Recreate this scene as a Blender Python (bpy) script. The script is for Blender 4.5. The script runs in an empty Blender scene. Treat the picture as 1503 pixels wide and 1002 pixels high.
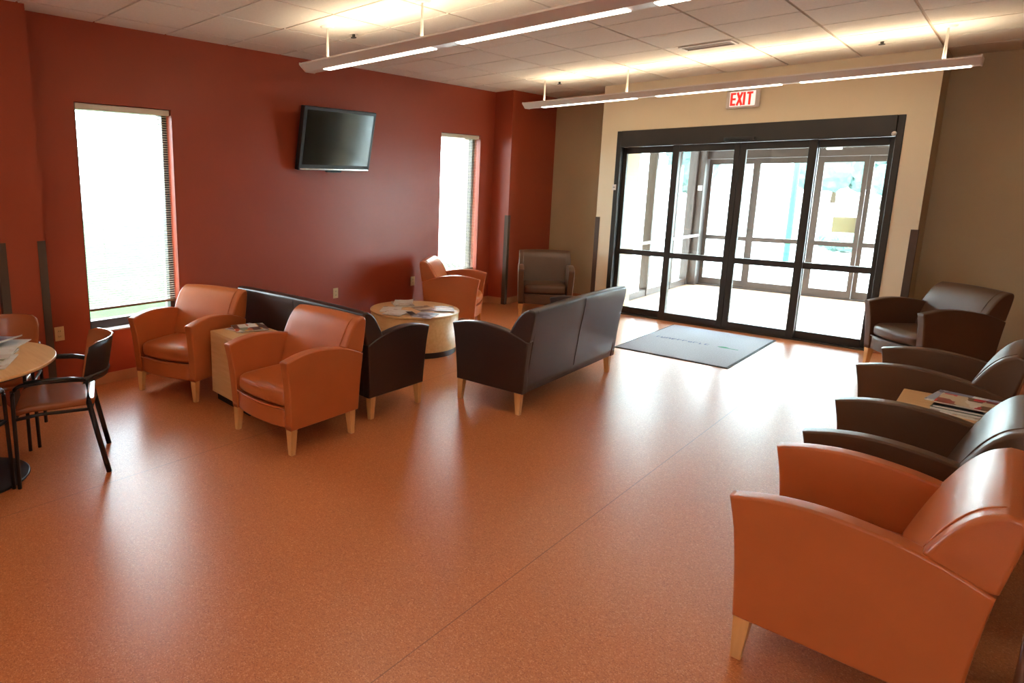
import bpy, bmesh, math, random
from mathutils import Vector, Matrix
random.seed(7)
PI = math.pi
SC = bpy.context.scene
COL = SC.collection

# ------------------------------------------------------------------ camera
RX = (0.6841983, 0.7292935, 0.0019339)
RY = (0.1312409, -0.1205165, -0.9839978)
RZ = (-0.7173901, 0.6735034, -0.1781703)
FPX, CX, CY = 919.842, 518.125, 436.481
cam = bpy.data.cameras.new('camera')
cam.sensor_width = 36.0
cam.sensor_fit = 'HORIZONTAL'
cam.lens = FPX * 36.0 / 1503.0
cam.shift_x = (751.5 - CX) / 1503.0
cam.shift_y = (CY - 501.0) / 1503.0
cam.clip_start = 0.05
cam.clip_end = 500
camo = bpy.data.objects.new('camera', cam)
COL.objects.link(camo)
m = Matrix(((RX[0], -RY[0], -RZ[0], 0), (RX[1], -RY[1], -RZ[1], 0), (RX[2], -RY[2], -RZ[2], 1.7), (0, 0, 0, 1)))
camo.matrix_world = m
SC.camera = camo
SC.view_settings.view_transform = 'Standard'
SC.view_settings.look = 'None'
SC.view_settings.gamma = 1.0
SC.view_settings.use_curve_mapping = False
SC.view_settings.exposure = 0.9

# ------------------------------------------------------------------ materials
def srgb(r, g, b):
    def f(c):
        c /= 255.0
        return c / 12.92 if c <= 0.04045 else ((c + 0.055) / 1.055) ** 2.4
    return (f(r), f(g), f(b), 1.0)

def new_mat(name):
    mt = bpy.data.materials.new(name)
    mt.use_nodes = True
    nt = mt.node_tree
    return mt, nt, nt.nodes['Principled BSDF']

def ramp(nt, stops):
    r = nt.nodes.new('ShaderNodeValToRGB')
    els = r.color_ramp.elements
    while len(els) < len(stops):
        els.new(0.5)
    for e, (p, c) in zip(els, stops):
        e.position = p
        e.color = c
    return r

def paint(name, col, rough=0.6, spec=0.5, var=0.06, scale=6.0, bump=0.0, bscale=200.0, metal=0.0, coat=0.0):
    mt, nt, b = new_mat(name)
    tc = nt.nodes.new('ShaderNodeTexCoord')
    n = nt.nodes.new('ShaderNodeTexNoise')
    n.inputs['Scale'].default_value = scale
    n.inputs['Detail'].default_value = 3
    nt.links.new(tc.outputs['Object'], n.inputs['Vector'])
    lo = tuple(c * (1 - var) for c in col[:3]) + (1,)
    hi = tuple(min(1, c * (1 + var)) for c in col[:3]) + (1,)
    r = ramp(nt, [(0.3, lo), (0.7, hi)])
    nt.links.new(n.outputs['Fac'], r.inputs['Fac'])
    nt.links.new(r.outputs['Color'], b.inputs['Base Color'])
    b.inputs['Roughness'].default_value = rough
    b.inputs['Specular IOR Level'].default_value = spec
    b.inputs['Metallic'].default_value = metal
    b.inputs['Coat Weight'].default_value = coat
    b.inputs['Coat Roughness'].default_value = 0.25
    if bump:
        n2 = nt.nodes.new('ShaderNodeTexNoise')
        n2.inputs['Scale'].default_value = bscale
        n2.inputs['Detail'].default_value = 2
        nt.links.new(tc.outputs['Object'], n2.inputs['Vector'])
        bp = nt.nodes.new('ShaderNodeBump')
        bp.inputs['Strength'].default_value = bump
        bp.inputs['Distance'].default_value = 0.002
        nt.links.new(n2.outputs['Fac'], bp.inputs['Height'])
        nt.links.new(bp.outputs['Normal'], b.inputs['Normal'])
    return mt

def emit(name, col, strength):
    mt = bpy.data.materials.new(name)
    mt.use_nodes = True
    nt = mt.node_tree
    nt.nodes.remove(nt.nodes['Principled BSDF'])
    e = nt.nodes.new('ShaderNodeEmission')
    e.inputs['Color'].default_value = col
    e.inputs['Strength'].default_value = strength
    nt.links.new(e.outputs[0], nt.nodes['Material Output'].inputs['Surface'])
    return mt

def wood(name, c1, c2, rough=0.35, axis=2):
    mt, nt, b = new_mat(name)
    tc = nt.nodes.new('ShaderNodeTexCoord')
    mp = nt.nodes.new('ShaderNodeMapping')
    s = [14.0, 14.0, 14.0]
    s[axis] = 1.2
    mp.inputs['Scale'].default_value = s
    n = nt.nodes.new('ShaderNodeTexNoise')
    n.inputs['Scale'].default_value = 3.0
    n.inputs['Detail'].default_value = 5
    nt.links.new(tc.outputs['Object'], mp.inputs['Vector'])
    nt.links.new(mp.outputs['Vector'], n.inputs['Vector'])
    r = ramp(nt, [(0.3, c1), (0.7, c2)])
    nt.links.new(n.outputs['Fac'], r.inputs['Fac'])
    nt.links.new(r.outputs['Color'], b.inputs['Base Color'])
    b.inputs['Roughness'].default_value = rough
    return mt

def glass_mat(name, tint=(0.93, 0.97, 0.96, 1)):
    mt = bpy.data.materials.new(name)
    mt.use_nodes = True
    nt = mt.node_tree
    nt.nodes.remove(nt.nodes['Principled BSDF'])
    t = nt.nodes.new('ShaderNodeBsdfTransparent')
    t.inputs['Color'].default_value = tint
    g = nt.nodes.new('ShaderNodeBsdfGlossy')
    g.inputs['Roughness'].default_value = 0.02
    ge = nt.nodes.new('ShaderNodeNewGeometry')
    dt = nt.nodes.new('ShaderNodeVectorMath'); dt.operation = 'DOT_PRODUCT'
    nt.links.new(ge.outputs['Incoming'], dt.inputs[0]); nt.links.new(ge.outputs['Normal'], dt.inputs[1])
    def mth(op, a, b=None):
        n = nt.nodes.new('ShaderNodeMath'); n.operation = op
        for i, v in enumerate((a, b)):
            if v is None: continue
            if isinstance(v, (int, float)): n.inputs[i].default_value = v
            else: nt.links.new(v, n.inputs[i])
        return n.outputs[0]
    # Schlick reflectance of each face of the pane
    c = mth('ABSOLUTE', dt.outputs['Value'])
    fr5 = mth('POWER', mth('SUBTRACT', 1.0, c), 5.0)
    fres = mth('ADD', mth('MULTIPLY', fr5, 0.96), 0.04)
    mx = nt.nodes.new('ShaderNodeMixShader')
    nt.links.new(fres, mx.inputs[0])
    nt.links.new(t.outputs[0], mx.inputs[1])
    nt.links.new(g.outputs[0], mx.inputs[2])
    nt.links.new(mx.outputs[0], nt.nodes['Material Output'].inputs['Surface'])
    return mt

def floor_mat():
    mt, nt, b = new_mat('speckled_vinyl_floor')
    tc = nt.nodes.new('ShaderNodeTexCoord')
    v = nt.nodes.new('ShaderNodeTexVoronoi')
    v.inputs['Scale'].default_value = 240.0
    nt.links.new(tc.outputs['Object'], v.inputs['Vector'])
    sp = nt.nodes.new('ShaderNodeSeparateColor')
    nt.links.new(v.outputs['Color'], sp.inputs[0])
    r = ramp(nt, [(0.0, srgb(178, 96, 54)), (0.2, srgb(200, 117, 68)), (0.75, srgb(207, 125, 74)), (0.93, srgb(217, 142, 96)), (1.0, srgb(226, 160, 116))])
    nt.links.new(sp.outputs[0], r.inputs['Fac'])
    # welded seams of the sheet vinyl, every 2.08 m across the room
    sx = nt.nodes.new('ShaderNodeSeparateXYZ')
    nt.links.new(tc.outputs['Object'], sx.inputs[0])
    a = nt.nodes.new('ShaderNodeMath'); a.operation = 'ADD'; a.inputs[1].default_value = 1.342 + 20.8
    nt.links.new(sx.outputs['X'], a.inputs[0])
    md = nt.nodes.new('ShaderNodeMath'); md.operation = 'MODULO'; md.inputs[1].default_value = 2.08
    nt.links.new(a.outputs[0], md.inputs[0])
    lt = nt.nodes.new('ShaderNodeMath'); lt.operation = 'LESS_THAN'; lt.inputs[1].default_value = 0.005
    nt.links.new(md.outputs[0], lt.inputs[0])
    mx = nt.nodes.new('ShaderNodeMix'); mx.data_type = 'RGBA'
    mx.inputs['B'].default_value = srgb(120, 62, 40)
    mf = nt.nodes.new('ShaderNodeMath'); mf.operation = 'MULTIPLY'; mf.inputs[1].default_value = 0.6
    nt.links.new(lt.outputs[0], mf.inputs[0])
    nt.links.new(mf.outputs[0], mx.inputs['Factor'])
    nt.links.new(r.outputs['Color'], mx.inputs['A'])
    nt.links.new(mx.outputs['Result'], b.inputs['Base Color'])
    b.inputs['Roughness'].default_value = 0.31
    b.inputs['Specular IOR Level'].default_value = 0.7
    return mt

def mag_mat(name, cols, scale=22.0, seed=0.0):
    """printed magazine cover: blocks of colour"""
    mt, nt, b = new_mat(name)
    tc = nt.nodes.new('ShaderNodeTexCoord')
    mp = nt.nodes.new('ShaderNodeMapping')
    mp.inputs['Location'].default_value = (seed, seed * 1.7, 0)
    mp.inputs['Scale'].default_value = (1, 2.2, 0.01)
    v = nt.nodes.new('ShaderNodeTexVoronoi')
    v.distance = 'CHEBYCHEV'
    v.inputs['Scale'].default_value = scale
    nt.links.new(tc.outputs['Object'], mp.inputs['Vector'])
    nt.links.new(mp.outputs['Vector'], v.inputs['Vector'])
    sp = nt.nodes.new('ShaderNodeSeparateColor')
    nt.links.new(v.outputs['Color'], sp.inputs[0])
    k = len(cols)
    r = ramp(nt, [(i / k, c) for i, c in enumerate(cols)])
    r.color_ramp.interpolation = 'CONSTANT'
    nt.links.new(sp.outputs[0], r.inputs['Fac'])
    nt.links.new(r.outputs['Color'], b.inputs['Base Color'])
    b.inputs['Roughness'].default_value = 0.3
    return mt

def brick_mat():
    mt, nt, b = new_mat('outside_brick')
    tc = nt.nodes.new('ShaderNodeTexCoord')
    mp = nt.nodes.new('ShaderNodeMapping')
    mp.inputs['Rotation'].default_value = (PI / 2, 0, 0)
    br = nt.nodes.new('ShaderNodeTexBrick')
    br.inputs['Color1'].default_value = srgb(176, 140, 120)
    br.inputs['Color2'].default_value = srgb(190, 150, 128)
    br.inputs['Mortar'].default_value = srgb(215, 205, 195)
    br.inputs['Scale'].default_value = 5.0
    nt.links.new(tc.outputs['Object'], mp.inputs['Vector'])
    nt.links.new(mp.outputs['Vector'], br.inputs['Vector'])
    nt.links.new(br.outputs['Color'], b.inputs['Base Color'])
    b.inputs['Roughness'].default_value = 0.9
    return mt

M = {}
M['floor'] = floor_mat()
M['red'] = paint('red_wall_paint', srgb(164, 70, 44), 0.40, 0.4, 0.03, 2.0, 0.15, 500)
M['tan'] = paint('tan_wall_paint', srgb(188, 163, 126), 0.6, 0.3, 0.03, 2.0, 0.15, 500)
M['cream'] = paint('cream_wall_paint', srgb(232, 214, 184), 0.6, 0.3, 0.02, 2.0, 0.15, 500)
M['tile'] = paint('ceiling_tile', srgb(236, 226, 214), 0.95, 0.1, 0.03, 60.0, 0.3, 300)
M['tbar'] = paint('ceiling_grid_metal', srgb(200, 180, 160), 0.6, 0.3, 0.02)
M['base'] = paint('tan_vinyl_base', srgb(190, 130, 90), 0.5, 0.4, 0.03)
M['guard'] = paint('taupe_corner_guard', srgb(84, 62, 48), 0.6, 0.4, 0.03)
M['orange'] = paint('orange_leather', srgb(192, 102, 54), 0.31, 0.5, 0.05, 5.0, 0.2, 260)
M['brown'] = paint('brown_leather', srgb(90, 61, 42), 0.34, 0.5, 0.06, 5.0, 0.2, 260)
M['espresso'] = paint('dark_brown_leather', srgb(58, 40, 34), 0.31, 0.5, 0.06, 5.0, 0.2, 260)
M['legwood'] = wood('maple_leg_wood', srgb(222, 160, 96), srgb(236, 180, 118))
M['topwood'] = wood('maple_laminate', srgb(222, 172, 114), srgb(234, 190, 134), 0.3, 0)
M['black'] = paint('black_plastic', srgb(26, 25, 26), 0.4, 0.5, 0.05)
M['tube'] = paint('black_metal_tube', srgb(32, 28, 28), 0.35, 0.5, 0.05)
M['bronze'] = paint('dark_bronze_frame', srgb(58, 54, 50), 0.4, 0.5, 0.04, metal=0.3)
M['outframe'] = paint('brown_outer_frame', srgb(66, 54, 50), 0.45, 0.5, 0.04)
M['chrome'] = paint('bright_metal', srgb(215, 215, 218), 0.2, 0.5, 0.02, metal=1.0)
M['white'] = paint('white_enamel', srgb(226, 216, 208), 0.4, 0.4, 0.02)
M['sill'] = paint('white_window_sill', srgb(205, 198, 198), 0.3, 0.5, 0.02)
M['blind'] = paint('ivory_blind_vinyl', srgb(222, 208, 186), 0.5, 0.4, 0.02)
M['rail'] = paint('beige_blind_rail', srgb(112, 90, 64), 0.5, 0.4, 0.02)
M['plate'] = paint('ivory_outlet_plate', srgb(222, 190, 140), 0.4, 0.5, 0.02)
M['screen'] = paint('black_screen_glass', srgb(14, 15, 16), 0.12, 0.6, 0.02)
M['glass'] = glass_mat('clear_glass')
M['strip'] = emit('lamp_diffuser_glow', (1.0, 0.93, 0.82, 1), 4.0)
M['uplamp'] = emit('uplight_lamp_glow', (1.0, 0.86, 0.62, 1), 13.0)
M['mat'] = paint('blue_grey_carpet', srgb(168, 168, 178), 0.7, 0.4, 0.14, 90.0, 0.6, 300)
M['matedge'] = paint('dark_rubber_edge', srgb(62, 60, 58), 0.7, 0.3, 0.05)
M['ink'] = paint('dark_blue_print', srgb(92, 104, 146), 0.8, 0.1, 0.05)
M['leafgreen'] = paint('green_print', srgb(78, 140, 110), 0.8, 0.1, 0.05)
M['signface'] = emit('exit_sign_face_glow', (1.0, 0.62, 0.52, 1), 0.85)
M['signred'] = emit('exit_letters_glow', (0.9, 0.03, 0.02, 1), 1.0)
M['paper'] = paint('white_paper', srgb(228, 224, 216), 0.6, 0.3, 0.04, 40)
M['grass'] = paint('lawn_grass', srgb(44, 64, 28), 0.95, 0.1, 0.25, 3.0)
M['concrete'] = paint('pale_concrete', srgb(205, 198, 190), 0.8, 0.3, 0.06, 2.0)
M['vestfloor'] = paint('vestibule_floor', srgb(214, 170, 140), 0.35, 0.5, 0.06, 3.0)
M['brick'] = brick_mat()
M['leaf'] = paint('tree_foliage', srgb(80, 102, 96), 0.9, 0.2, 0.3, 2.0)
M['bark'] = paint('tree_bark', srgb(90, 75, 60), 0.9, 0.2, 0.2, 6.0)
M['tealpaint'] = paint('teal_painted_steel', srgb(44, 112, 82), 0.5, 0.4, 0.05)
M['seatblue'] = paint('rust_seat_vinyl', srgb(172, 96, 58), 0.24, 0.5, 0.06, 5.0)
M['green'] = paint('dark_arm_pad', srgb(36, 38, 32), 0.3, 0.5, 0.05)
M['beigesign'] = paint('beige_notice_paper', srgb(170, 150, 120), 0.7, 0.3, 0.05)
_b = M['beigesign'].node_tree
_t = _b.nodes.new('ShaderNodeBsdfTranslucent'); _t.inputs['Color'].default_value = srgb(200, 180, 140)
_x = _b.nodes.new('ShaderNodeMixShader'); _x.inputs[0].default_value = 0.10
_b.links.new(_b.nodes['Principled BSDF'].outputs[0], _x.inputs[1]); _b.links.new(_t.outputs[0], _x.inputs[2])
_b.links.new(_x.outputs[0], _b.nodes['Material Output'].inputs['Surface'])
M['carred'] = paint('red_car_paint', srgb(170, 40, 40), 0.3, 0.5, 0.02)

# ------------------------------------------------------------------ mesh helpers
def link(name, bm, mat, parent=None, loc=None, rot=None, smooth=False, wn=False):
    bmesh.ops.recalc_face_normals(bm, faces=bm.faces[:])
    me = bpy.data.meshes.new(name)
    bm.to_mesh(me)
    bm.free()
    o = bpy.data.objects.new(name, me)
    COL.objects.link(o)
    mats = mat if isinstance(mat, (list, tuple)) else [mat]
    for q in mats:
        me.materials.append(q)
    if smooth:
        for p in me.polygons:
            p.use_smooth = True
    if wn:
        w = o.modifiers.new('weighted', 'WEIGHTED_NORMAL')
        w.keep_sharp = False
    if parent is not None:
        o.parent = parent
    if loc is not None:
        o.location = loc
    if rot is not None:
        o.rotation_euler = rot
    return o

def tag(o, label=None, cat=None, group=None, kind=None):
    if label: o['label'] = label
    if cat: o['category'] = cat
    if group: o['group'] = group
    if kind: o['kind'] = kind
    return o

def empty(name, loc, rz=0.0, label=None, cat=None, group=None):
    o = bpy.data.objects.new(name, None)
    o.empty_display_size = 0.1
    COL.objects.link(o)
    o.location = loc
    o.rotation_euler = (0, 0, rz)
    tag(o, label, cat, group)
    return o

def copy_tree(o, parent=None):
    c = o.copy()
    COL.objects.link(c)
    if parent is not None:
        c.parent = parent
    for ch in list(o.children):
        copy_tree(ch, c)
    return c

def box(bm, x0, x1, y0, y1, z0, z1, bev=0.0, seg=2, mi=0):
    vs = [bm.verts.new((x, y, z)) for x in (x0, x1) for y in (y0, y1) for z in (z0, z1)]
    f = []
    for idx in ((0, 1, 3, 2), (4, 6, 7, 5), (0, 4, 5, 1), (2, 3, 7, 6), (0, 2, 6, 4), (1, 5, 7, 3)):
        fc = bm.faces.new([vs[i] for i in idx])
        fc.material_index = mi
        f.append(fc)
    if bev:
        es = list({e for fc in f for e in fc.edges})
        bmesh.ops.bevel(bm, geom=es, offset=bev, segments=seg, profile=0.5, affect='EDGES')
    return vs

def prism(bm, prof, x0, x1, bev=0.0, seg=3, plane='yz', warp=None, nx=1, smoothprof=True):
    """closed profile (list of 2D points) swept along the third axis in nx steps"""
    rings = []
    for i in range(nx + 1):
        x = x0 + (x1 - x0) * i / nx
        ring = []
        for a, b in prof:
            if plane == 'yz': p = Vector((x, a, b))
            elif plane == 'xz': p = Vector((a, x, b))
            else: p = Vector((a, b, x))
            if warp: p = Vector(warp(p))
            ring.append(bm.verts.new(p))
        rings.append(ring)
    n = len(prof)
    caps = [bm.faces.new(rings[0]), bm.faces.new(rings[-1][::-1])]
    for i in range(nx):
        for k in range(n):
            bm.faces.new((rings[i][k], rings[i][(k + 1) % n], rings[i + 1][(k + 1) % n], rings[i + 1][k]))
    if bev:
        es = list({e for c in caps for e in c.edges})
        bmesh.ops.recalc_face_normals(bm, faces=bm.faces[:])
        bmesh.ops.bevel(bm, geom=es, offset=bev, segments=seg, profile=0.5, affect='EDGES')

def spline(pts, n=6):
    """Catmull-Rom through open list of 2D points"""
    out = []
    P = [pts[0]] + list(pts) + [pts[-1]]
    for i in range(1, len(P) - 2):
        p0, p1, p2, p3 = P[i - 1], P[i], P[i + 1], P[i + 2]
        for j in range(n):
            t = j / n
            out.append(tuple(0.5 * ((2 * p1[k]) + (-p0[k] + p2[k]) * t + (2 * p0[k] - 5 * p1[k] + 4 * p2[k] - p3[k]) * t * t + (-p0[k] + 3 * p1[k] - 3 * p2[k] + p3[k]) * t ** 3) for k in range(len(p1))))
    out.append(tuple(pts[-1]))
    return out

def cyl(bm, cx, cy, z0, z1, r0, r1=None, n=48, mi=0):
    r1 = r0 if r1 is None else r1
    a = [bm.verts.new((cx + r0 * math.cos(2 * PI * i / n), cy + r0 * math.sin(2 * PI * i / n), z0)) for i in range(n)]
    b = [bm.verts.new((cx + r1 * math.cos(2 * PI * i / n), cy + r1 * math.sin(2 * PI * i / n), z1)) for i in range(n)]
    fs = [bm.faces.new(a[::-1]), bm.faces.new(b)]
    for i in range(n):
        fs.append(bm.faces.new((a[i], a[(i + 1) % n], b[(i + 1) % n], b[i])))
    for f in fs: f.material_index = mi

def lathe(bm, prof, cx=0, cy=0, n=64):
    rings = []
    for r, z in prof:
        if r < 1e-5:
            rings.append([bm.verts.new((cx, cy, z))])
        else:
            rings.append([bm.verts.new((cx + r * math.cos(2 * PI * i / n), cy + r * math.sin(2 * PI * i / n), z)) for i in range(n)])
    for a, b in zip(rings[:-1], rings[1:]):
        for i in range(n):
            j = (i + 1) % n
            if len(a) == 1: bm.faces.new((a[0], b[i], b[j]))
            elif len(b) == 1: bm.faces.new((a[i], a[j], b[0]))
            else: bm.faces.new((a[i], a[j], b[j], b[i]))

def tube(bm, pts, r, n=10, taper=None, flat=1.0):
    pts = [Vector(p) for p in pts]
    rings = []
    up = Vector((0, 0, 1))
    for i, p in enumerate(pts):
        if i == 0: d = pts[1] - pts[0]
        elif i == len(pts) - 1: d = pts[-1] - pts[-2]
        else: d = (pts[i + 1] - pts[i]).normalized() + (pts[i] - pts[i - 1]).normalized()
        d.normalize()
        ref = up if abs(d.z) < 0.93 else Vector((0, 1, 0))
        a = d.cross(ref).normalized()
        b = d.cross(a).normalized()
        rr = r if taper is None else taper[i]
        rings.append([bm.verts.new(p + a * rr * math.cos(2 * PI * k / n) + b * rr * flat * math.sin(2 * PI * k / n)) for k in range(n)])
    bm.faces.new(rings[0][::-1]); bm.faces.new(rings[-1])
    for a, b in zip(rings[:-1], rings[1:]):
        for k in range(n):
            bm.faces.new((a[k], a[(k + 1) % n], b[(k + 1) % n], b[k]))

def pillow(bm, x0, x1, y0, y1, z0, z1, r=0.03, n=14, shape=None):
    """rounded box whose faces are subdivided, shape(p,u,v,w) may bulge it (u,v,w in -1..1)"""
    cx, cy, cz = (x0 + x1) / 2, (y0 + y1) / 2, (z0 + z1) / 2
    hx, hy, hz = (x1 - x0) / 2, (y1 - y0) / 2, (z1 - z0) / 2
    b2 = bmesh.new()
    bmesh.ops.create_cube(b2, size=2.0)
    bmesh.ops.subdivide_edges(b2, edges=b2.edges[:], cuts=n, use_grid_fill=True)
    vm = []
    for v in b2.verts:
        u, w_, t = v.co
        h = Vector((hx, hy, hz))
        q = Vector((u * hx, w_ * hy, t * hz))
        rr = min(r, hx, hy, hz)
        inner = Vector([max(-h[i] + rr, min(h[i] - rr, q[i])) for i in range(3)])
        d = q - inner
        if d.length > 1e-9:
            d = d.normalized() * rr
        p = inner + d + Vector((cx, cy, cz))
        if shape: p = Vector(shape(p, u, w_, t))
        vm.append(bm.verts.new(p))
    idx = {v: i for i, v in enumerate(b2.verts)}
    for f in b2.faces:
        bm.faces.new([vm[idx[v]] for v in f.verts])
    b2.free()

def struct(name, bm, mat, parent=None, **k):
    o = link(name, bm, mat, parent, **k)
    if parent is None: o['kind'] = 'structure'
    return o

# ------------------------------------------------------------------ room shell
XL = -5.25          # left wall plane
YD = 8.20           # face of the cream bump-out that holds the doors
YR = 8.80           # recessed tan walls either side of it
ZC = 2.955          # ceiling
XR = 5.2            # right wall, out of frame
YB = -5.0           # back wall, behind the camera

bm = bmesh.new(); box(bm, XL - 0.4, XR + 0.2, YB - 0.2, YR + 0.2, -0.1, 0.0)
struct('floor', bm, M['floor'])

# suspended ceiling: grid backing with tiles dropped a little below it
bm = bmesh.new()
box(bm, XL - 0.4, XR + 0.2, YB - 0.2, YR + 0.2, ZC + 0.012, ZC + 0.10)
ceil_o = struct('ceiling', bm, M['tbar'])
bm = bmesh.new()
gx0, gy0, g = -3.155, 5.765, 0.61
i0 = math.floor((XL - gx0) / g); i1 = math.ceil((XR - gx0) / g)
j0 = math.floor((YB - gy0) / g); j1 = math.ceil((YR - gy0) / g)
for i in range(i0, i1):
    for j in range(j0, j1):
        a = max(gx0 + i * g + 0.010, XL - 0.1); b = min(gx0 + (i + 1) * g - 0.010, XR)
        c = max(gy0 + j * g + 0.009, YB); d = min(gy0 + (j + 1) * g - 0.009, YR)
        if b - a > 0.02 and d - c > 0.02:
            box(bm, a, b, c, d, ZC, ZC + 0.014)
tl = link('ceiling_tiles', bm, M['tile'], ceil_o)

# left wall with two window openings
W1 = (1.905, 2.735, 0.455, 2.335)
W2 = (6.475, 7.325, 0.455, 2.355)
bm = bmesh.new()
xa, xb = XL - 0.10, XL
ys = [YB, W1[0], W1[1], W2[0], W2[1], YR + 0.2]
for a, b in ((YB, W1[0]), (W1[1], W2[0]), (W2[1], YR + 0.2)):
    box(bm, xa, xb, a, b, 0, ZC + 0.01)
for w in (W1, W2):
    box(bm, xa, xb, w[0], w[1], 0, w[2]); box(bm, xa, xb, w[0], w[1], w[3], ZC + 0.01)
struct('wall_left', bm, M['red'])
# outer brick leaf of the same wall
bm = bmesh.new()
xo0, xo1 = XL - 0.27, XL - 0.16
for a, b in ((YB, W1[0] + .01), (W1[1] - .01, W2[0] + .01), (W2[1] - .01, YR + 0.2)):
    box(bm, xo0, xo1, a, b, -0.2, 3.2)
for w in (W1, W2):
    box(bm, xo0, xo1, w[0] + .01, w[1] - .01, -0.2, w[2] - .03); box(bm, xo0, xo1, w[0] + .01, w[1] - .01, w[3], 3.2)
struct('wall_left_brick', bm, M['brick'])
# fill between leaves (cavity closer)
bm = bmesh.new()
for w in (W1, W2):
    box(bm, XL - 0.16, XL - 0.10, w[0] - .08, w[0] - 0.0, w[2] - .05, w[3] + .05)
    box(bm, XL - 0.16, XL - 0.10, w[1] + 0.0, w[1] + .08, w[2] - .05, w[3] + .05)
    box(bm, XL - 0.16, XL - 0.10, w[0], w[1], w[2] - .08, w[2] - .03)
    box(bm, XL - 0.16, XL - 0.10, w[0], w[1], w[3], w[3] + .08)
struct('trim_1', bm, M['bronze'])

# red wall bump-out (near left) and red column in the far left corner
bm = bmesh.new(); box(bm, XL - .01, -5.065, 1.225, 1.545, 0, ZC + 0.006)
struct('wall_left_pilaster', bm, M['red'])
bm = bmesh.new(); box(bm, XL - .01, -4.965, 7.64, YR + 0.1, 0, ZC + 0.006)
struct('wall_left_corner_column', bm, M['red'])

# far wall: tan recesses left and right, cream bump-out with the door opening
DX0, DX1, DZ = -3.745, -0.915, 2.375
BX0, BX1 = -3.955, -0.70
bm = bmesh.new()
box(bm, -4.97, BX0 + .01, YR, YR + 0.15, 0, ZC + 0.01)
box(bm, BX1 - .01, XR, YR, YR + 0.15, 0, ZC + 0.01)
struct('wall_far_recess', bm, M['tan'])
bm = bmesh.new()
box(bm, BX0, DX0, YD, YR + 0.15, 0, ZC + 0.006)
box(bm, DX1, BX1, YD, YR + 0.15, 0, ZC + 0.006)
box(bm, DX0, DX1, YD, YR + 0.15, DZ, ZC + 0.006)
bm.normal_update()
bmesh.ops.recalc_face_normals(bm, faces=bm.faces[:])
for f_ in bm.faces: f_.material_index = 1 if abs(f_.normal.x) > 0.9 else 0
struct('wall_far_doorway', bm, [M['cream'], M['tan']])
bm = bmesh.new(); box(bm, XR, XR + 0.15, YB, YR + 0.15, 0, ZC + 0.01)
struct('wall_right', bm, M['tan'])
bm = bmesh.new()
FILL_OPENINGS = ((1.0, 1.5), (3.2, 3.7))  # unseen window openings, added to let fill daylight in behind the camera
cuts = [XL - 0.2, FILL_OPENINGS[0][0], FILL_OPENINGS[0][1], FILL_OPENINGS[1][0], FILL_OPENINGS[1][1], XR + 0.15]
for a, b in ((cuts[0], cuts[1]), (cuts[2], cuts[3]), (cuts[4], cuts[5])): box(bm, a, b, YB - 0.15, YB, 0, ZC + 0.01)
for a, b in FILL_OPENINGS: box(bm, a, b, YB - 0.15, YB, 0, 0.6); box(bm, a, b, YB - 0.15, YB, 2.5, ZC + 0.01)
struct('wall_back', bm, M['cream'])
for i_, (a, b) in enumerate(FILL_OPENINGS):
    fill_window = empty('window_%d' % (5 + i_), ((a + b) / 2, YB - 0.1, 0.6)); fill_window['kind'] = 'structure'  # added window, out of view, only for fill light
    hw_ = (b - a) / 2
    bm = bmesh.new()
    box(bm, -hw_, -hw_ + .05, -.03, .03, 0, 1.9); box(bm, hw_ - .05, hw_, -.03, .03, 0, 1.9); box(bm, -.025, .025, -.03, .03, 0.05, 1.85)
    box(bm, -hw_ + .05, hw_ - .05, -.03, .03, 0, .05); box(bm, -hw_ + .05, hw_ - .05, -.03, .03, 1.85, 1.9)
    link('window_frame', bm, M['bronze'], fill_window)
    for c_, d_ in ((-hw_ + .05, -.025), (.025, hw_ - .05)):
        bm = bmesh.new(); box(bm, c_, d_, -.003, .003, .05, 1.85); link('pane', bm, M['glass'], fill_window)

# baseboards
def baseboard(name, segs):
    bm = bmesh.new()
    for s in segs: box(bm, *s, 0.0, 0.092, bev=0.003, seg=1)
    struct(name, bm, M['base'])
t = 0.010
baseboard('baseboard_left', [(XL, XL + t, 1.56, 7.63), (XL, XL + t, YB, 1.215), (-5.065, -5.065 + t, 1.28, 1.49), (XL, -5.065, 1.545, 1.545 + t),
                             (XL, -5.02, 7.64 - t, 7.64), (-4.965, -4.965 + t, 7.70, YR)])
baseboard('baseboard_far', [(-4.955, BX0, YR - t, YR), (BX1, XR, YR - t, YR), (BX0 + .06, DX0 - .002, YD - t, YD), (DX1 + .002, BX1 - .06, YD - t, YD),
                            (BX0 - t, BX0, YD + .06, YR), (BX1, BX1 + t, YD + .06, YR)])

# corner guards
def guard(x, y, sx, sy, label):
    """L-shaped guard on the corner at (x, y); sx, sy: where the room lies"""
    bm = bmesh.new()
    L, tk = 0.052, 0.006
    z0, z1 = 0.0, 1.272
    pts = [(0, 0), (-L, 0), (-L, tk), (tk, tk), (tk, -L), (0, -L)]
    P = [(x + a * sx, y + b * sy) for a, b in pts]
    prism(bm, P, z0, z1, plane='xy')
    o = link('corner_guard', bm, M['guard'])
    return tag(o, label, 'corner guard', 'wall corner guards')
guard(-5.065, 1.545, 1, 1, 'taupe corner guard on red wall corner left of the tall near window')
guard(-5.065, 1.225, 1, -1, 'taupe corner guard cut by the left edge of the picture')
guard(-4.965, 7.64, 1, -1, 'grey-brown corner guard on red column in the far left corner')
guard(BX0, YD, -1, -1, 'taupe corner guard left of the glass entrance doors')
guard(BX1, YD, 1, -1, 'taupe corner guard right of the entrance doors, behind brown armchair')

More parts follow.
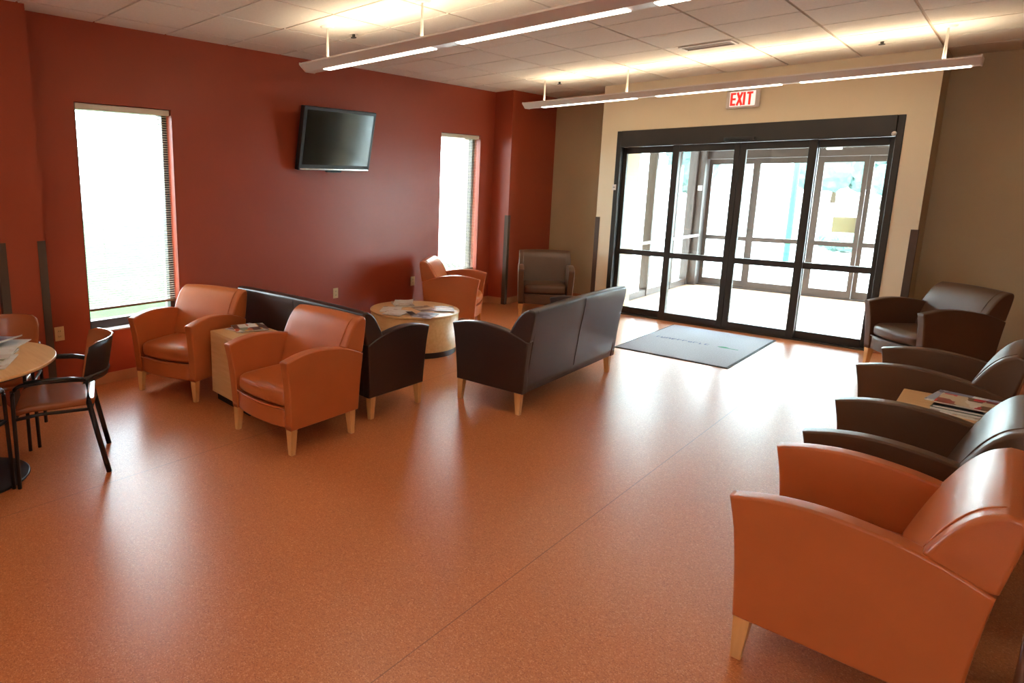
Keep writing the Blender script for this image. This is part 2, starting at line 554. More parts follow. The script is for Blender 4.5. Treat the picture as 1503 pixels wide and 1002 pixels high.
# ------------------------------------------------------------------ windows with blinds
def window(n, w, lab):
    y0, y1, z0, z1 = w
    root = empty('window_%d' % n, (XL - 0.095, (y0 + y1) / 2, z0))
    root['kind'] = 'structure'
    ox, oy, oz = root.location
    def L(x): return x - ox
    bm = bmesh.new()
    fw = 0.045
    for a, b, c, d in ((y0, y0 + fw, z0, z1), (y1 - fw, y1, z0, z1), (y0 + fw, y1 - fw, z0, z0 + 0.085), (y0 + fw, y1 - fw, z1 - fw, z1)):
        box(bm, -0.075, -0.005, a - oy, b - oy, c - oz, d - oz, bev=0.003, seg=1)
    link('window_frame', bm, M['bronze'], root)
    bm = bmesh.new()
    box(bm, -0.043, -0.037, y0 + fw - oy - .004, y1 - fw - oy + .004, 0.081, z1 - z0 - fw + .004)
    link('pane', bm, M['glass'], root)
    bm = bmesh.new()
    box(bm, -0.004, 0.11, y0 - oy + 0.001, y1 - oy - 0.001, -0.001, 0.014, bev=0.004)
    link('window_sill', bm, M['sill'], root)
    return root
window(1, W1, ''); window(2, W2, '')

def blind(w, zb, label):
    y0, y1, z0, z1 = w
    x = XL - 0.045
    root = empty('venetian_blind', (x, (y0 + y1) / 2, z1 - 0.05), 0, label, 'blind', None)
    hw = (y1 - y0) / 2 - 0.012
    top = 0.05
    bm = bmesh.new()
    box(bm, -0.028, 0.028, -hw, hw, 0.0, 0.046, bev=0.003, seg=1)
    link('head_rail', bm, M['blind'], root)
    bm = bmesh.new()
    z = -0.015
    zend = zb - (z1 - 0.05) + 0.02
    hs = hw - 0.012
    while z > zend:
        # gently curved horizontal slat, open
        pr = [(-0.0125, z), (0, z + 0.002), (0.0125, z), (0.0125, z + 0.0007), (0, z + 0.0027), (-0.0125, z + 0.0007)]
        prism(bm, pr, -hs, hs, plane='xz')
        z -= 0.0205
    link('slats', bm, M['blind'], root)
    bm = bmesh.new()
    box(bm, -0.013, 0.013, -hs, hs, zend - 0.024, zend - 0.003, bev=0.003, seg=1)
    link('bottom_rail', bm, M['rail'], root)
    for k in (-0.6, 0.6):
        bm = bmesh.new()
        for dx in (-0.0135, 0.0135):
            tube(bm, [(dx, k * hs, 0.0), (dx, k * hs, zend - 0.01)], 0.0008, 5)
        link('ladder_cord', bm, M['blind'], root)
    return root
blind(W1, 0.64, 'open white venetian blind in the tall near window beside the television wall')
blind(W2, 0.52, 'open white venetian blind in the narrow far window near the red column')

# ------------------------------------------------------------------ entrance doors
def entrance():
    root = empty('door_1', (0, YD, 0)); root['kind'] = 'structure'
    bm = bmesh.new()
    # jambs, header box
    box(bm, DX0 + .001, DX0 + 0.06, -0.01, 0.14, 0, DZ - .002, bev=0.004, seg=1)
    box(bm, DX1 - 0.06, DX1 - .001, -0.01, 0.14, 0, DZ - .002, bev=0.004, seg=1)
    link('door_frame', bm, M['bronze'], root)
    bm = bmesh.new()
    box(bm, DX0 + 0.06, DX1 - 0.06, -0.03, 0.15, 2.175, DZ - .002, bev=0.004, seg=1)
    link('header', bm, M['bronze'], root)
    bm = bmesh.new()
    box(bm, DX0 + 0.06, DX1 - 0.06, 0.01, 0.14, 0.0, 0.015)
    link('threshold', bm, M['bronze'], root)
    def panel(x0, x1, y, sl, sr):
        p = empty('glass_panel', (0, 0, 0)); p.parent = root
        bm = bmesh.new()
        z0, z1 = 0.016, 2.172
        box(bm, x0, x0 + sl, y, y + 0.045, z0, z1, bev=0.003, seg=1)
        box(bm, x1 - sr, x1, y, y + 0.045, z0, z1, bev=0.003, seg=1)
        for a, b in ((z0, 0.10), (0.795, 0.862), (2.09, z1)):
            box(bm, x0 + sl, x1 - sr, y + .001, y + 0.044, a, b, bev=0.002, seg=1)
        link('panel_frame', bm, M['bronze'], p)
        for a, b in ((0.10, 0.795), (0.862, 2.09)):
            bm = bmesh.new()
            box(bm, x0 + sl - .003, x1 - sr + .003, y + 0.02, y + 0.026, a - .003, b + .003)
            link('pane', bm, M['glass'], p)
        return p
    panel(-3.684, -2.99, 0.075, 0.05, 0.07)
    panel(-3.055, -2.322, 0.020, 0.075, 0.062)
    panel(-2.320, -1.60, 0.020, 0.062, 0.075)
    panel(-1.665, -0.976, 0.075, 0.07, 0.045)
    # motion sensor on the header
    bm = bmesh.new()
    pillow(bm, -2.475, -2.165, -0.085, -0.031, 2.185, 2.232, r=0.012, n=4)
    tag(link('motion_sensor', bm, M['black'], smooth=True, loc=(0, YD, 0)), 'slim black motion sensor in the middle of the door header', 'sensor')
    bm = bmesh.new()
    lathe(bm, [(0, 0.014), (0.012, 0.012), (0.019, 0.005), (0.022, 0.0), (0, 0)], n=24)
    tag(link('dome_sensor', bm, M['white'], smooth=True, loc=(-0.985, YD - 0.031, 2.195), rot=(PI / 2, 0, 0)), 'small white dome sensor at right end of door header', 'sensor')
    # small white square stickers
    for i, (x, yy, z, lb) in enumerate(((-3.735, YD - 0.0125, 1.665, 'small white square decal on left door jamb'),)):
        bm = bmesh.new(); box(bm, -.026, .026, -0.0012, 0.0012, -.036, .036)
        d = link('decal', bm, M['white'], loc=(x, yy, z)); tag(d, lb, 'sticker')
        bm = bmesh.new()
        box(bm, -.013, .013, -0.0022, -0.0012, -.004, .004)
        link('decal_mark', bm, M['black'], d)
entrance()

# ------------------------------------------------------------------ vestibule and outdoors
VX0, VX1, VY = -3.93, -0.55, 11.72
bm = bmesh.new(); box(bm, VX0 - .15, VX1 + .15, YR + 0.15, VY + 0.12, -0.1, -0.001); box(bm, DX0, DX1, YD, YR + 0.15, -.1, 0.0005)
struct('floor_vestibule', bm, M['vestfloor'])
bm = bmesh.new(); box(bm, VX0 - .15, VX1 + .15, YR + 0.15, VY + 0.12, 2.55, 2.70)
struct('ceiling_vestibule', bm, M['outframe'])
def vestibule():
    root = empty('window_3', (VX0, YR + 0.2, 0)); root['kind'] = 'structure'
    bm = bmesh.new()
    ox, oy = VX0, YR + 0.2
    # left glass wall
    for y in (0.0, 0.86, 1.80, VY - oy - 0.20):
        box(bm, -0.06, 0.06, y, y + 0.06, 0, 2.55, bev=.003, seg=1)
    for z in (0.0, 2.45): box(bm, -0.05, 0.05, 0.06, VY - oy - .2, z, z + 0.10)
    link('window_frame', bm, M['outframe'], root)
    for a, b in ((0.06, 0.86), (0.92, 1.80), (1.86, VY - oy - 0.20)):
        bm = bmesh.new(); box(bm, -0.003, 0.003, a, b, 0.1, 2.45); link('pane', bm, M['glass'], root)
    r2 = empty('window_4', (VX1, YR + 0.2, 0)); r2['kind'] = 'structure'
    bm = bmesh.new()
    for y in (0.0, 1.3, VY - oy - 0.20):
        box(bm, -0.06, 0.06, y, y + 0.06, 0, 2.55, bev=.003, seg=1)
    for z in (0.0, 2.45): box(bm, -0.05, 0.05, 0.06, VY - oy - .2, z, z + 0.10)
    link('window_frame', bm, M['outframe'], r2)
    for a, b in ((0.06, 1.30), (1.36, VY - oy - 0.20)):
        bm = bmesh.new(); box(bm, -0.003, 0.003, a, b, 0.1, 2.45); link('pane', bm, M['glass'], r2)
    # outer sliding doors
    r3 = empty('door_2', (0, VY, 0)); r3['kind'] = 'structure'
    bm = bmesh.new()
    box(bm, VX0 - .06, VX0 + 0.17, -0.14, 0.12, 0, 2.55)
    box(bm, VX1 - .17, VX1 + .06, -0.14, 0.12, 0, 2.55)
    box(bm, VX0 + 0.17, VX1 - .17, -0.06, 0.10, 2.12, 2.55)
    box(bm, VX0 + 0.17, VX1 - .17, -0.02, 0.08, 0.0, 0.02)
    link('door_frame', bm, M['outframe'], r3)
    xs = [VX0 + 0.175, -3.05, -2.22, -1.64, VX1 - 0.175]
    for i in range(4):
        a, b = xs[i] , xs[i + 1]
        y = 0.0 if i in (1, 2) else 0.04
        p = empty('glass_panel', (0, 0, 0)); p.parent = r3
        bm = bmesh.new()
        box(bm, a, a + 0.055, y, y + .035, 0.022, 2.118); box(bm, b - 0.055, b, y, y + .035, 0.022, 2.118)
        for z0, z1 in ((0.022, 0.13), (0.79, 0.86), (2.03, 2.118)): box(bm, a + .055, b - .055, y + .001, y + .034, z0, z1)
        link('panel_frame', bm, M['outframe'], p)
        for z0, z1 in ((0.13, 0.79), (0.86, 2.03)):
            bm = bmesh.new(); box(bm, a + .053, b - .053, y + .015, y + .02, z0 - .002, z1 + .002); link('pane', bm, M['glass'], p)
    # notice on outer door
    bm = bmesh.new(); box(bm, -0.14, 0.14, -0.0015, 0.0015, -0.115, 0.115)
    n = tag(link('paper_notice', bm, M['beigesign'], loc=(-1.84, VY - 0.008 + .04, 1.115)), 'beige paper notice stuck on the outer door glass', 'notice')
    # white square on the outer door post
    bm = bmesh.new(); box(bm, -0.035, 0.035, -0.001, 0.001, -0.042, 0.042)
    tag(link('decal', bm, M['white'], loc=(VX0 + .12, VY - 0.1425, 1.645)), 'white square decal on a post of the outer doors', 'sticker')
    # handrail along the left glass wall
    hr = empty('handrail', (VX0 + 0.18, 8.9 + .3, 0), 0, 'white metal handrail along the left side of the glass vestibule', 'handrail')
    bm = bmesh.new(); tube(bm, [(0, 0, 0.86), (0, 2.3, 0.86)], 0.022, 12); link('rail', bm, M['white'], hr, smooth=True)
    for y in (0.69, 1.63):
        bm = bmesh.new(); tube(bm, [(0, y, 0.86), (-0.06, y, 0.84), (-0.118, y, 0.84)], 0.010, 10); link('bracket', bm, M['white'], hr, smooth=True)
    bm = bmesh.new(); box(bm, -0.11, 0.11, -0.6, 0.6, 0.0, 0.006, bev=.002, seg=1)
    tag(link('floor_mat', bm, M['mat'], loc=(-2.24, 10.35, 0)), 'long narrow grey mat on the vestibule floor', 'mat')
    bm = bmesh.new(); box(bm, -0.09, 0.09, -0.05, 0.05, -0.03, 0.03, bev=.006, seg=2)
    tag(link('motion_sensor', bm, M['white'], loc=(-2.05, VY - 0.115, 2.24)), 'pale motion sensor above the outer doors', 'sensor')
vestibule()

# ground outside
bm = bmesh.new(); box(bm, -90, XL - 0.41, -60, VY + 0.13, -0.30, -0.16)
tag(link('lawn', bm, M['grass']), 'green lawn seen through the left windows', 'lawn')
bm = bmesh.new(); box(bm, -80, 60, VY + 0.14, 140, -0.30, -0.02)
tag(link('pavement', bm, M['concrete']), 'pale sunlit pavement outside the entrance', 'pavement')
bm = bmesh.new(); tube(bm, [(0, 0, -0.02), (0, 0, 3.2)], 0.06, 16)
tag(link('canopy_post', bm, M['tealpaint'], smooth=True, loc=(-3.42, 16.0, 0)), 'teal painted steel post outside the entrance', 'post')

def tree(x, y, h, r, label, seed):
    rnd = random.Random(seed)
    root = empty('tree', (x, y, -0.01), 0, label, 'tree', 'trees beyond the pavement')
    bm = bmesh.new()
    tube(bm, [(0, 0, 0), (0.05, 0.02, h * 0.3), (0.0, 0.1, h * 0.6)], 0.2, 10, taper=[0.22, 0.16, 0.09])
    link('trunk', bm, M['bark'], root, smooth=True)
    bm = bmesh.new()
    for k in range(14):
        a = rnd.uniform(0, 2 * PI); q = rnd.uniform(0, r * 0.75)
        zz = h * 0.52 + rnd.uniform(-0.22, 0.33) * h
        rr = r * rnd.uniform(0.35, 0.6)
        ret = bmesh.ops.create_icosphere(bm, subdivisions=3, radius=rr)
        for v in ret['verts']:
            v.co *= 1 + rnd.uniform(-0.14, 0.14)
            v.co += Vector((q * math.cos(a), q * math.sin(a), zz))
    link('crown', bm, M['leaf'], root)
tree(-22.5, 66, 7.0, 3.4, 'large rounded tree beyond the pavement, behind the outer door post', 1)
tree(-13.0, 76, 7.0, 3.2, 'distant tree seen through middle door panels', 2)
tree(-7.0, 58, 5.6, 2.6, 'distant tree seen through the right door panel', 3)
tree(-33.0, 64, 7.0, 3.4, 'distant tree seen through the left door panel', 4)
def shrub(x, y, label, seed, r=0.4):
    rnd = random.Random(seed)
    bm = bmesh.new()
    for k in range(9):
        ret = bmesh.ops.create_icosphere(bm, subdivisions=3, radius=r * rnd.uniform(0.4, 0.6))
        o = Vector((rnd.uniform(-r, r), rnd.uniform(-r, r), r * rnd.uniform(0.75, 1.0)))
        for v in ret['verts']:
            v.co *= 1 + rnd.uniform(-0.16, 0.16)
            v.co += o
    mz_ = min(v.co.z for v in bm.verts)
    for v in bm.verts: v.co.z -= mz_ + 0.001
    tag(link('shrub', bm, M['leaf'], loc=(x, y, -0.018)), label, 'shrub', 'shrubs outside the entrance')
shrub(-3.2, 20.5, 'low green shrub outside the right half of the doors', 5)
shrub(-8.2, 17.0, 'low green shrub left of the teal post', 6)

# ------------------------------------------------------------------ pendant lights
def pendant(x0, y, label):
    """4 m linear pendant; x0 its left end"""
    L = 4.02
    root = empty('pendant_light', (x0 + L / 2, y, 2.69), 0, label, 'pendant light', 'linear pendant lights')
    h = L / 2
    bm = bmesh.new()
    # V-shaped trough housing, open on top; thin walls
    prof = [(-0.115, 0.0), (-0.115, -0.012), (-0.048, -0.062), (0.048, -0.062), (0.115, -0.012), (0.115, 0.0), (0.108, 0.0), (0.108, -0.010), (0.046, -0.055), (-0.046, -0.055), (-0.108, -0.010), (-0.108, 0.0)]
    # split into convex pieces
    def sheet(a, b, c, d):
        prism(bm, [a, b, c, d], -h, h)
    sheet((-0.115, 0.0), (-0.115, -0.012), (-0.108, -0.012), (-0.108, 0.0))
    sheet((-0.115, -0.012), (-0.048, -0.062), (-0.046, -0.056), (-0.112, -0.008))
    sheet((0.115, -0.012), (0.112, -0.008), (0.046, -0.056), (0.048, -0.062))
    sheet((0.115, 0.0), (0.108, 0.0), (0.108, -0.012), (0.115, -0.012))
    box(bm, -h, h, -0.048, 0.048, -0.062, -0.056)
    link('housing', bm, M['white'], root)
    for s in (-1, 1):
        bm = bmesh.new()
        prism(bm, [(-0.117, 0.004), (-0.117, -0.014), (-0.05, -0.066), (0.05, -0.066), (0.117, -0.014), (0.117, 0.004)], s * h, s * (h + 0.012), bev=.002, seg=1)
        link('end_cap', bm, M['white'], root)
    for a in (0.21, 1.56, 2.86 - .02):
        x = -h + a
        bm = bmesh.new(); box(bm, x, x + 1.13, -0.036, 0.036, -0.068, -0.0621)
        link('diffuser', bm, M['strip'], root)
        bm = bmesh.new(); box(bm, x, x + 1.13, -0.03, 0.03, -0.054, -0.030)
        link('uplight_tube', bm, M['uplamp'], root)
    for x in (-h + 0.22, -h + 1.23, h - 0.22):
        zc = ZC - 2.69
        bm = bmesh.new()
        tube(bm, [(x, 0, -0.05), (x, 0, 0.05), (x, 0, zc - 0.012)], 0.01, 10, taper=[0.014, 0.012, 0.008])
        st = link('stem', bm, M['white'], root, smooth=True)
        bm = bmesh.new(); cyl(bm, x, 0, zc - 0.014, zc - 0.0005, 0.045, 0.06, 24)
        link('canopy', bm, M['white'], st)
    return root
P1 = pendant(-4.30, 3.54, 'long white linear pendant light nearest the camera, above the left seating')
P2 = pendant(-4.42, 7.13, 'long white linear pendant light in front of the exit sign')
P3 = pendant(-4.30, -0.15, 'unseen linear pendant light added for fill behind the camera')  # this and the next three pendants: out of view, added as fill light
P4 = pendant(0.70, -0.15, 'unseen linear pendant light added for fill right of and behind the camera')
P5 = pendant(-4.30, -3.60, 'unseen linear pendant light added for fill at the back wall, left')
P6 = pendant(0.70, -3.60, 'unseen linear pendant light added for fill at the back wall, right')

# sprinklers, air vent
for x, y, lb in ((-4.11, 3.86, 'sprinkler head beside the near pendant light stem'), (-4.17, 7.42, 'sprinkler head near the red column by the far pendant'), (-1.07, 7.42, 'sprinkler head above the exit doors, right of the air vent')):
    root = empty('sprinkler', (x, y, ZC), 0, lb, 'sprinkler', 'ceiling sprinklers')
    bm = bmesh.new(); cyl(bm, 0, 0, -0.006, -0.0005, 0.038, 0.038, 24); link('escutcheon', bm, M['white'], root)
    bm = bmesh.new(); cyl(bm, 0, 0, -0.028, -0.006, 0.012, 0.014, 16); cyl(bm, 0, 0, -0.034, -0.028, 0.024, 0.024, 20); link('sprinkler_head', bm, M['bronze'], root)
root = empty('air_vent', (-2.19, 6.50, ZC), 0, 'white slotted air vent in ceiling above the doors', 'air vent')
bm = bmesh.new()
box(bm, -0.22, 0.22, -0.11, -0.085, -0.012, -0.0005); box(bm, -0.22, 0.22, 0.085, 0.11, -0.012, -0.0005)
box(bm, -0.22, -0.2, -0.085, 0.085, -0.012, -0.0005); box(bm, 0.2, 0.22, -0.085, 0.085, -0.012, -0.0005)
link('vent_frame', bm, M['white'], root)
bm = bmesh.new(); box(bm, -0.2, 0.2, -0.085, 0.085, -0.003, -0.0005); link('vent_backing', bm, M['black'], root)
bm = bmesh.new()
for k in range(3):
    y = -0.05 + k * 0.045
    prism(bm, [(y, -0.005), (y + 0.008, -0.009), (y + 0.009, -0.008), (y + 0.001, -0.004)], -0.2, 0.2)
link('vent_blades', bm, M['white'], root)

# ------------------------------------------------------------------ exit sign
root = empty('exit_sign', (-2.335, YD - 0.002, 2.645), 0, 'lit EXIT sign with red letters above the entrance doors', 'exit sign')
bm = bmesh.new(); pillow(bm, -0.165, 0.165, -0.05, 0.0, -0.10, 0.10, r=0.014, n=6)
link('housing', bm, M['white'], root, smooth=True)
bm = bmesh.new(); box(bm, -0.125, 0.125, -0.0525, -0.0495, -0.078, 0.078); link('sign_face', bm, M['signface'], root)
bm = bmesh.new()
yf, yb_ = -0.0545, -0.0525
def bar(bm, x0, z0, x1, z1, w):
    d = Vector((x1 - x0, 0, z1 - z0)).normalized(); n = Vector((-d.z, 0, d.x)) * w / 2
    P = [Vector((x0, 0, z0)) + n, Vector((x0, 0, z0)) - n, Vector((x1, 0, z1)) - n, Vector((x1, 0, z1)) + n]
    prism(bm, [(p.x, p.z) for p in P], yf, yb_, plane='xz')
w = 0.023; H = 0.070
bar(bm, -0.108, -H, -0.108, H, w)
for z in (-H + w / 2, 0, H - w / 2): bar(bm, -0.108, z, -0.066, z, w)
bar(bm, -0.052, -H, -0.004, H, w); bar(bm, -0.052, H, -0.004, -H, w)
bar(bm, 0.018, -H, 0.018, H, w)
bar(bm, 0.072, -H, 0.072, H, w); bar(bm, 0.042, H - w / 2, 0.102, H - w / 2, w)
link('letters', bm, M['signred'], root)

# ------------------------------------------------------------------ television
root = empty('television', (-5.115, 4.565, 2.157), 0, 'black flat-screen television mounted high on the red wall, tilted down', 'television')
tv = empty('tilting_set', (0, 0, 0)); tv.parent = root
tilt = math.radians(11)
def tvbox(name, mat, *a, bev=0.0, par=None):
    bm = bmesh.new(); box(bm, *a, bev=bev)
    bmesh.ops.rotate(bm, verts=bm.verts, cent=(0, 0, 0), matrix=Matrix.Rotation(tilt, 3, 'Y'))
    return link(name, bm, mat, par or root)
COL.objects.unlink(tv); bpy.data.objects.remove(tv)
tvbox('casing', M['black'], -0.035, 0.03, -0.505, 0.505, -0.32, 0.32, bev=0.008)
tvbox('screen', M['screen'], 0.0301, 0.0325, -0.465, 0.465, -0.26, 0.285)
tvbox('trim_strip', M['chrome'], 0.0301, 0.034, -0.49, 0.49, -0.312, -0.298)
bm = bmesh.new(); box(bm, -0.130, -0.115, -0.2, 0.2, -0.2, 0.2, bev=.003); box(bm, -0.115, -0.02, -0.12, -0.08, -0.14, 0.02); box(bm, -0.115, -0.02, 0.08, 0.12, -0.14, 0.02)
link('wall_bracket', bm, M['black'], root)
tvbox('speaker', M['black'], -0.02, 0.02, -0.10, 0.10, -0.338, -0.32)

# outlets on the red wall
for y, z, lb in ((1.655, 0.498, 'ivory outlet plate on red wall beside the near corner guard'), (4.655, 0.481, 'ivory outlet plate on the red wall behind the dark sofa'), (5.97, 0.483, 'outlet on the red wall beside the orange armchair at the far window')):
    o = empty('wall_outlet', (XL, y, z), 0, lb, 'outlet', 'wall outlets')
    bm = bmesh.new(); box(bm, 0.0005, 0.006, -0.037, 0.037, -0.058, 0.058, bev=.002); link('cover_plate', bm, M['plate'], o)
    for s in (-1, 1):
        bm = bmesh.new(); pillow(bm, 0.004, 0.0085, -0.016, 0.016, s * .022 - .015, s * .022 + .015, r=.003, n=3)
        k = link('socket', bm, M['plate'], o)
        bm = bmesh.new(); box(bm, 0.0086, 0.0092, -0.008, -0.005, s * .022 - .006, s * .022 + .006); box(bm, 0.0086, 0.0092, 0.005, 0.008, s * .022 - .006, s * .022 + .006)
        link('slots', bm, M['black'], k)

# ------------------------------------------------------------------ lounge seating
def arm_profile():
    top = spline([(-0.345, 0.622), (-0.22, 0.652), (-0.08, 0.662), (0.09, 0.644), (0.22, 0.610), (0.325, 0.566)], 5)
    rear = spline([(0.325, 0.566), (0.306, 0.38), (0.292, 0.17)], 3)[1:]
    front = spline([(-0.297, 0.17), (-0.306, 0.33), (-0.322, 0.50), (-0.345, 0.622)], 3)[:-1]
    return top + rear + front

def armtop(y):
    pts = [(-0.345, 0.622), (-0.22, 0.652), (-0.08, 0.662), (0.09, 0.644), (0.22, 0.610), (0.325, 0.566)]
    for (a, b), (c, d) in zip(pts[:-1], pts[1:]):
        if a <= y <= c: return b + (d - b) * (y - a) / (c - a)
    return 0.6

def lounge(name, label, cat, mat, W=0.68, seats=1, group=None, legs=True):
    """upholstered seat facing local -Y; W its outer width; origin on the floor below its middle"""
    root = empty(name, (0, 0, 0), 0, label, cat, group)
    hw = W / 2
    at = 0.072
    for s in (-1, 1):
        bm = bmesh.new()
        def warp(p, s=s):
            k = max(0.0, (p.z - 0.17) / 0.5)
            return (p.x + s * 0.016 * k - s * 0.008, p.y, p.z)
        xs = sorted((s * hw, s * (hw - at)))
        prism(bm, arm_profile(), xs[0], xs[1], bev=0.011, seg=3, warp=warp)
        link('arm', bm, mat, root, smooth=True, wn=True)
    # backrest: inner pad between the arms, full-width roll above them
    bm = bmesh.new()
    front = spline([(0.085, 0.40), (0.125, 0.52), (0.17, 0.635), (0.215, 0.725), (0.265, 0.785), (0.315, 0.812)], 4)
    back = spline([(0.315, 0.812), (0.352, 0.806), (0.362, 0.77), (0.340, 0.62), (0.322, 0.50), (0.285, 0.17)], 4)[1:]
    prof = front + back + [(0.16, 0.17)]
    def bow(p):
        k = 1 - (p.x / hw) ** 2
        return (p.x, p.y + 0.0 * k, p.z + 0.012 * k * max(0, (p.z - 0.6) / 0.2))
    prof = [(a_ - 0.006, b_) for a_, b_ in front] + back + [(0.16, 0.17)]
    prism(bm, prof, -(hw - at + 0.010), hw - at + 0.010, bev=0.004, warp=bow, nx=10)
    lo = [(y, armtop(y) - 0.010) for y in (0.30, 0.25, 0.20)]
    roll_front = spline([(0.160, 0.622), (0.215, 0.725), (0.265, 0.785), (0.315, 0.812)], 5)
    roll_back = spline([(0.315, 0.812), (0.352, 0.806), (0.362, 0.77), (0.350, 0.68), (0.330, 0.572)], 4)[1:]
    prof2 = roll_front + roll_back + lo
    prism(bm, prof2, -hw + 0.004, hw - 0.004, bev=0.016, seg=4, warp=bow, nx=12)
    link('backrest', bm, mat, root, smooth=True, wn=True)
    if seats > 1:
        # sewn seam down the middle of the back
        bm = bmesh.new()
        path = [(0, y, z + 0.0125) for y, z in front[6:]] + [(0, y + 0.001, z + 0.004 * max(0, (z - .6) / .2) + 0.004) for y, z in back if z > 0.2]
        tube(bm, path, 0.003, 6)
        link('back_seam', bm, mat, root, smooth=True)
    # seat cushions
    iw = W - 2 * at
    cw = iw / seats
    for k in range(seats):
        x0 = -iw / 2 + k * cw + 0.002
        x1 = x0 + cw - 0.004
        def sh(p, u, v, t, x0=x0, x1=x1):
            xc = (2 * p.x / iw)
            y = p.y - (0.035 * (1 - xc * xc)) * (1 if v < 0 else 0) * min(1, -v * 1.0 if v < 0 else 0)
            z = p.z + (0.012 * (1 - u * u) * (1 - v * v) if t > 0 else 0)
            if v < -0.5: y -= 0.008 * (1 - t * t)
            return (p.x, y, z)
        bm = bmesh.new()
        pillow(bm, x0, x1, -0.285, 0.14, 0.298, 0.425, r=0.045, n=14, shape=sh)
        link('seat_cushion', bm, mat, root, smooth=True)
    # seat base with bowed front rail
    bm = bmesh.new()
    def shb(p, u, v, t):
        xc = (2 * p.x / iw)
        y = p.y - (0.035 * (1 - xc * xc)) * (max(0, -v))
        return (p.x, y, p.z)
    pillow(bm, -iw / 2 + 0.001, iw / 2 - 0.001, -0.290, 0.27, 0.170, 0.296, r=0.014, n=12, shape=shb)
    pth = []
    for i_ in range(17):
        u_ = -1 + i_ / 8
        pth.append((u_ * (iw / 2 - 0.004), -0.293 - 0.035 * (1 - u_ * u_), 0.2985))
    tube(bm, pth, 0.007, 8)
    link('seat_base', bm, mat, root, smooth=True)
    # tapered legs
    lx = hw - 0.045
    for sx in (-1, 1):
        for sy, yy in ((-1, -0.268), (1, 0.245)):
            bm = bmesh.new()
            a, b = 0.027, 0.017
            tx = sx * lx
            top = [(tx + i * a, yy + j * a, 0.171) for i, j in ((-1, -1), (1, -1), (1, 1), (-1, 1))]
            ox, oy = sx * 0.006, sy * 0.006
            bot = [(tx + ox + i * b, yy + oy + j * b, 0.0) for i, j in ((-1, -1), (1, -1), (1, 1), (-1, 1))]
            tv_ = [bm.verts.new(p) for p in top]; bv = [bm.verts.new(p) for p in bot]
            bm.faces.new(tv_); bm.faces.new(bv[::-1])
            for k in range(4): bm.faces.new((tv_[k], tv_[(k + 1) % 4], bv[(k + 1) % 4], bv[k]))
            bmesh.ops.bevel(bm, geom=bm.edges[:], offset=0.003, segments=2, profile=0.5, affect='EDGES')
            link('leg', bm, M['legwood'], root)
    return root

def place(o, x, y, deg, label=None):
    o.location = (x, y, 0)
    o.rotation_euler = (0, 0, math.radians(deg))
    if label: o['label'] = label
    return o

GA = 'orange leather armchairs'
orange = lounge('armchair', '', 'armchair', M['orange'], group=GA)
OR = [(-4.672, 2.508, 17.5, 'orange leather armchair beside the tall near window'),
      (-3.306, 2.555, 1.0, 'orange leather armchair in front of the dark sofa, right of the small side table'),
      (-0.243, 2.716, -89.7, 'large orange leather armchair nearest the camera at lower right'),
      (-4.62, 6.02, 118.0, 'orange leather armchair at the far window, seen from its side')]
for i, (x, y, d, lb) in enumerate(OR):
    o = orange if i == 0 else copy_tree(orange)
    place(o, x, y, d, lb)
GB = 'brown leather armchairs'
brown = lounge('armchair', '', 'armchair', M['brown'], group=GB)
BR = [(-0.205, 3.60, -91.0, 'brown leather armchair just behind the nearest orange one on the right'),
      (-0.225, 5.08, -94.0, 'brown leather armchair on the far side of the magazine table at right'),
      (-0.464, 7.56, -47.0, 'brown leather armchair right of the entrance doors, turned to the corner'),
      (-4.27, 7.50, 33.0, 'brown leather armchair in the far left corner by the red column')]
for i, (x, y, d, lb) in enumerate(BR):
    o = brown if i == 0 else copy_tree(brown)
    place(o, x, y, d, lb)
place(lounge('sofa', '', 'sofa', M['espresso'], 1.62, 2, 'dark brown sofas'), -2.682, 4.728, -88.5, 'dark brown leather sofa in the room centre, its back to the camera side')
place(lounge('sofa', '', 'sofa', M['espresso'], 1.62, 2, 'dark brown sofas'), -3.874, 3.347, 179.9, 'dark brown leather sofa behind the two orange armchairs at left')

# ------------------------------------------------------------------ tables
def side_table(x, y, wx, wy, deg, label):
    root = empty('side_table', (x, y, 0), math.radians(deg), label, 'side table', 'boxy maple side tables')
    bm = bmesh.new(); box(bm, -wx / 2, wx / 2, -wy / 2, wy / 2, 0.065, 0.538, bev=.002, seg=1); link('body', bm, M['topwood'], root)
    bm = bmesh.new(); box(bm, -wx / 2 - .001, wx / 2 + .001, -wy / 2 - .001, wy / 2 + .001, 0.5385, 0.56, bev=.003, seg=2); link('table_top', bm, M['topwood'], root)
    bm = bmesh.new(); box(bm, -wx / 2 + .03, wx / 2 - .03, -wy / 2 + .03, wy / 2 - .03, 0.0, 0.065); link('plinth', bm, M['black'], root)
    return root
side_table(-3.995, 2.665, 0.56, 0.41, -4.0, 'square maple side table between the two left orange armchairs')
side_table(-0.075, 4.335, 0.54, 0.60, 0.0, 'maple side table between two brown armchairs at right')

root = empty('coffee_table', (-4.24, 4.86, 0), 0, 'round maple drum coffee table between the two dark sofas', 'coffee table')
bm = bmesh.new(); lathe(bm, [(0, 0.06), (0.452, 0.06), (0.455, 0.063), (0.455, 0.400), (0, 0.400)], n=96); link('drum', bm, M['topwood'], root, smooth=True, wn=True)
bm = bmesh.new(); lathe(bm, [(0, 0.401), (0.460, 0.401), (0.463, 0.405), (0.463, 0.417), (0.459, 0.421), (0, 0.421)], n=96); link('table_top', bm, M['topwood'], root, smooth=True, wn=True)
bm = bmesh.new(); cyl(bm, 0, 0, 0, 0.06, 0.44, 0.44, 96); link('plinth', bm, M['black'], root)

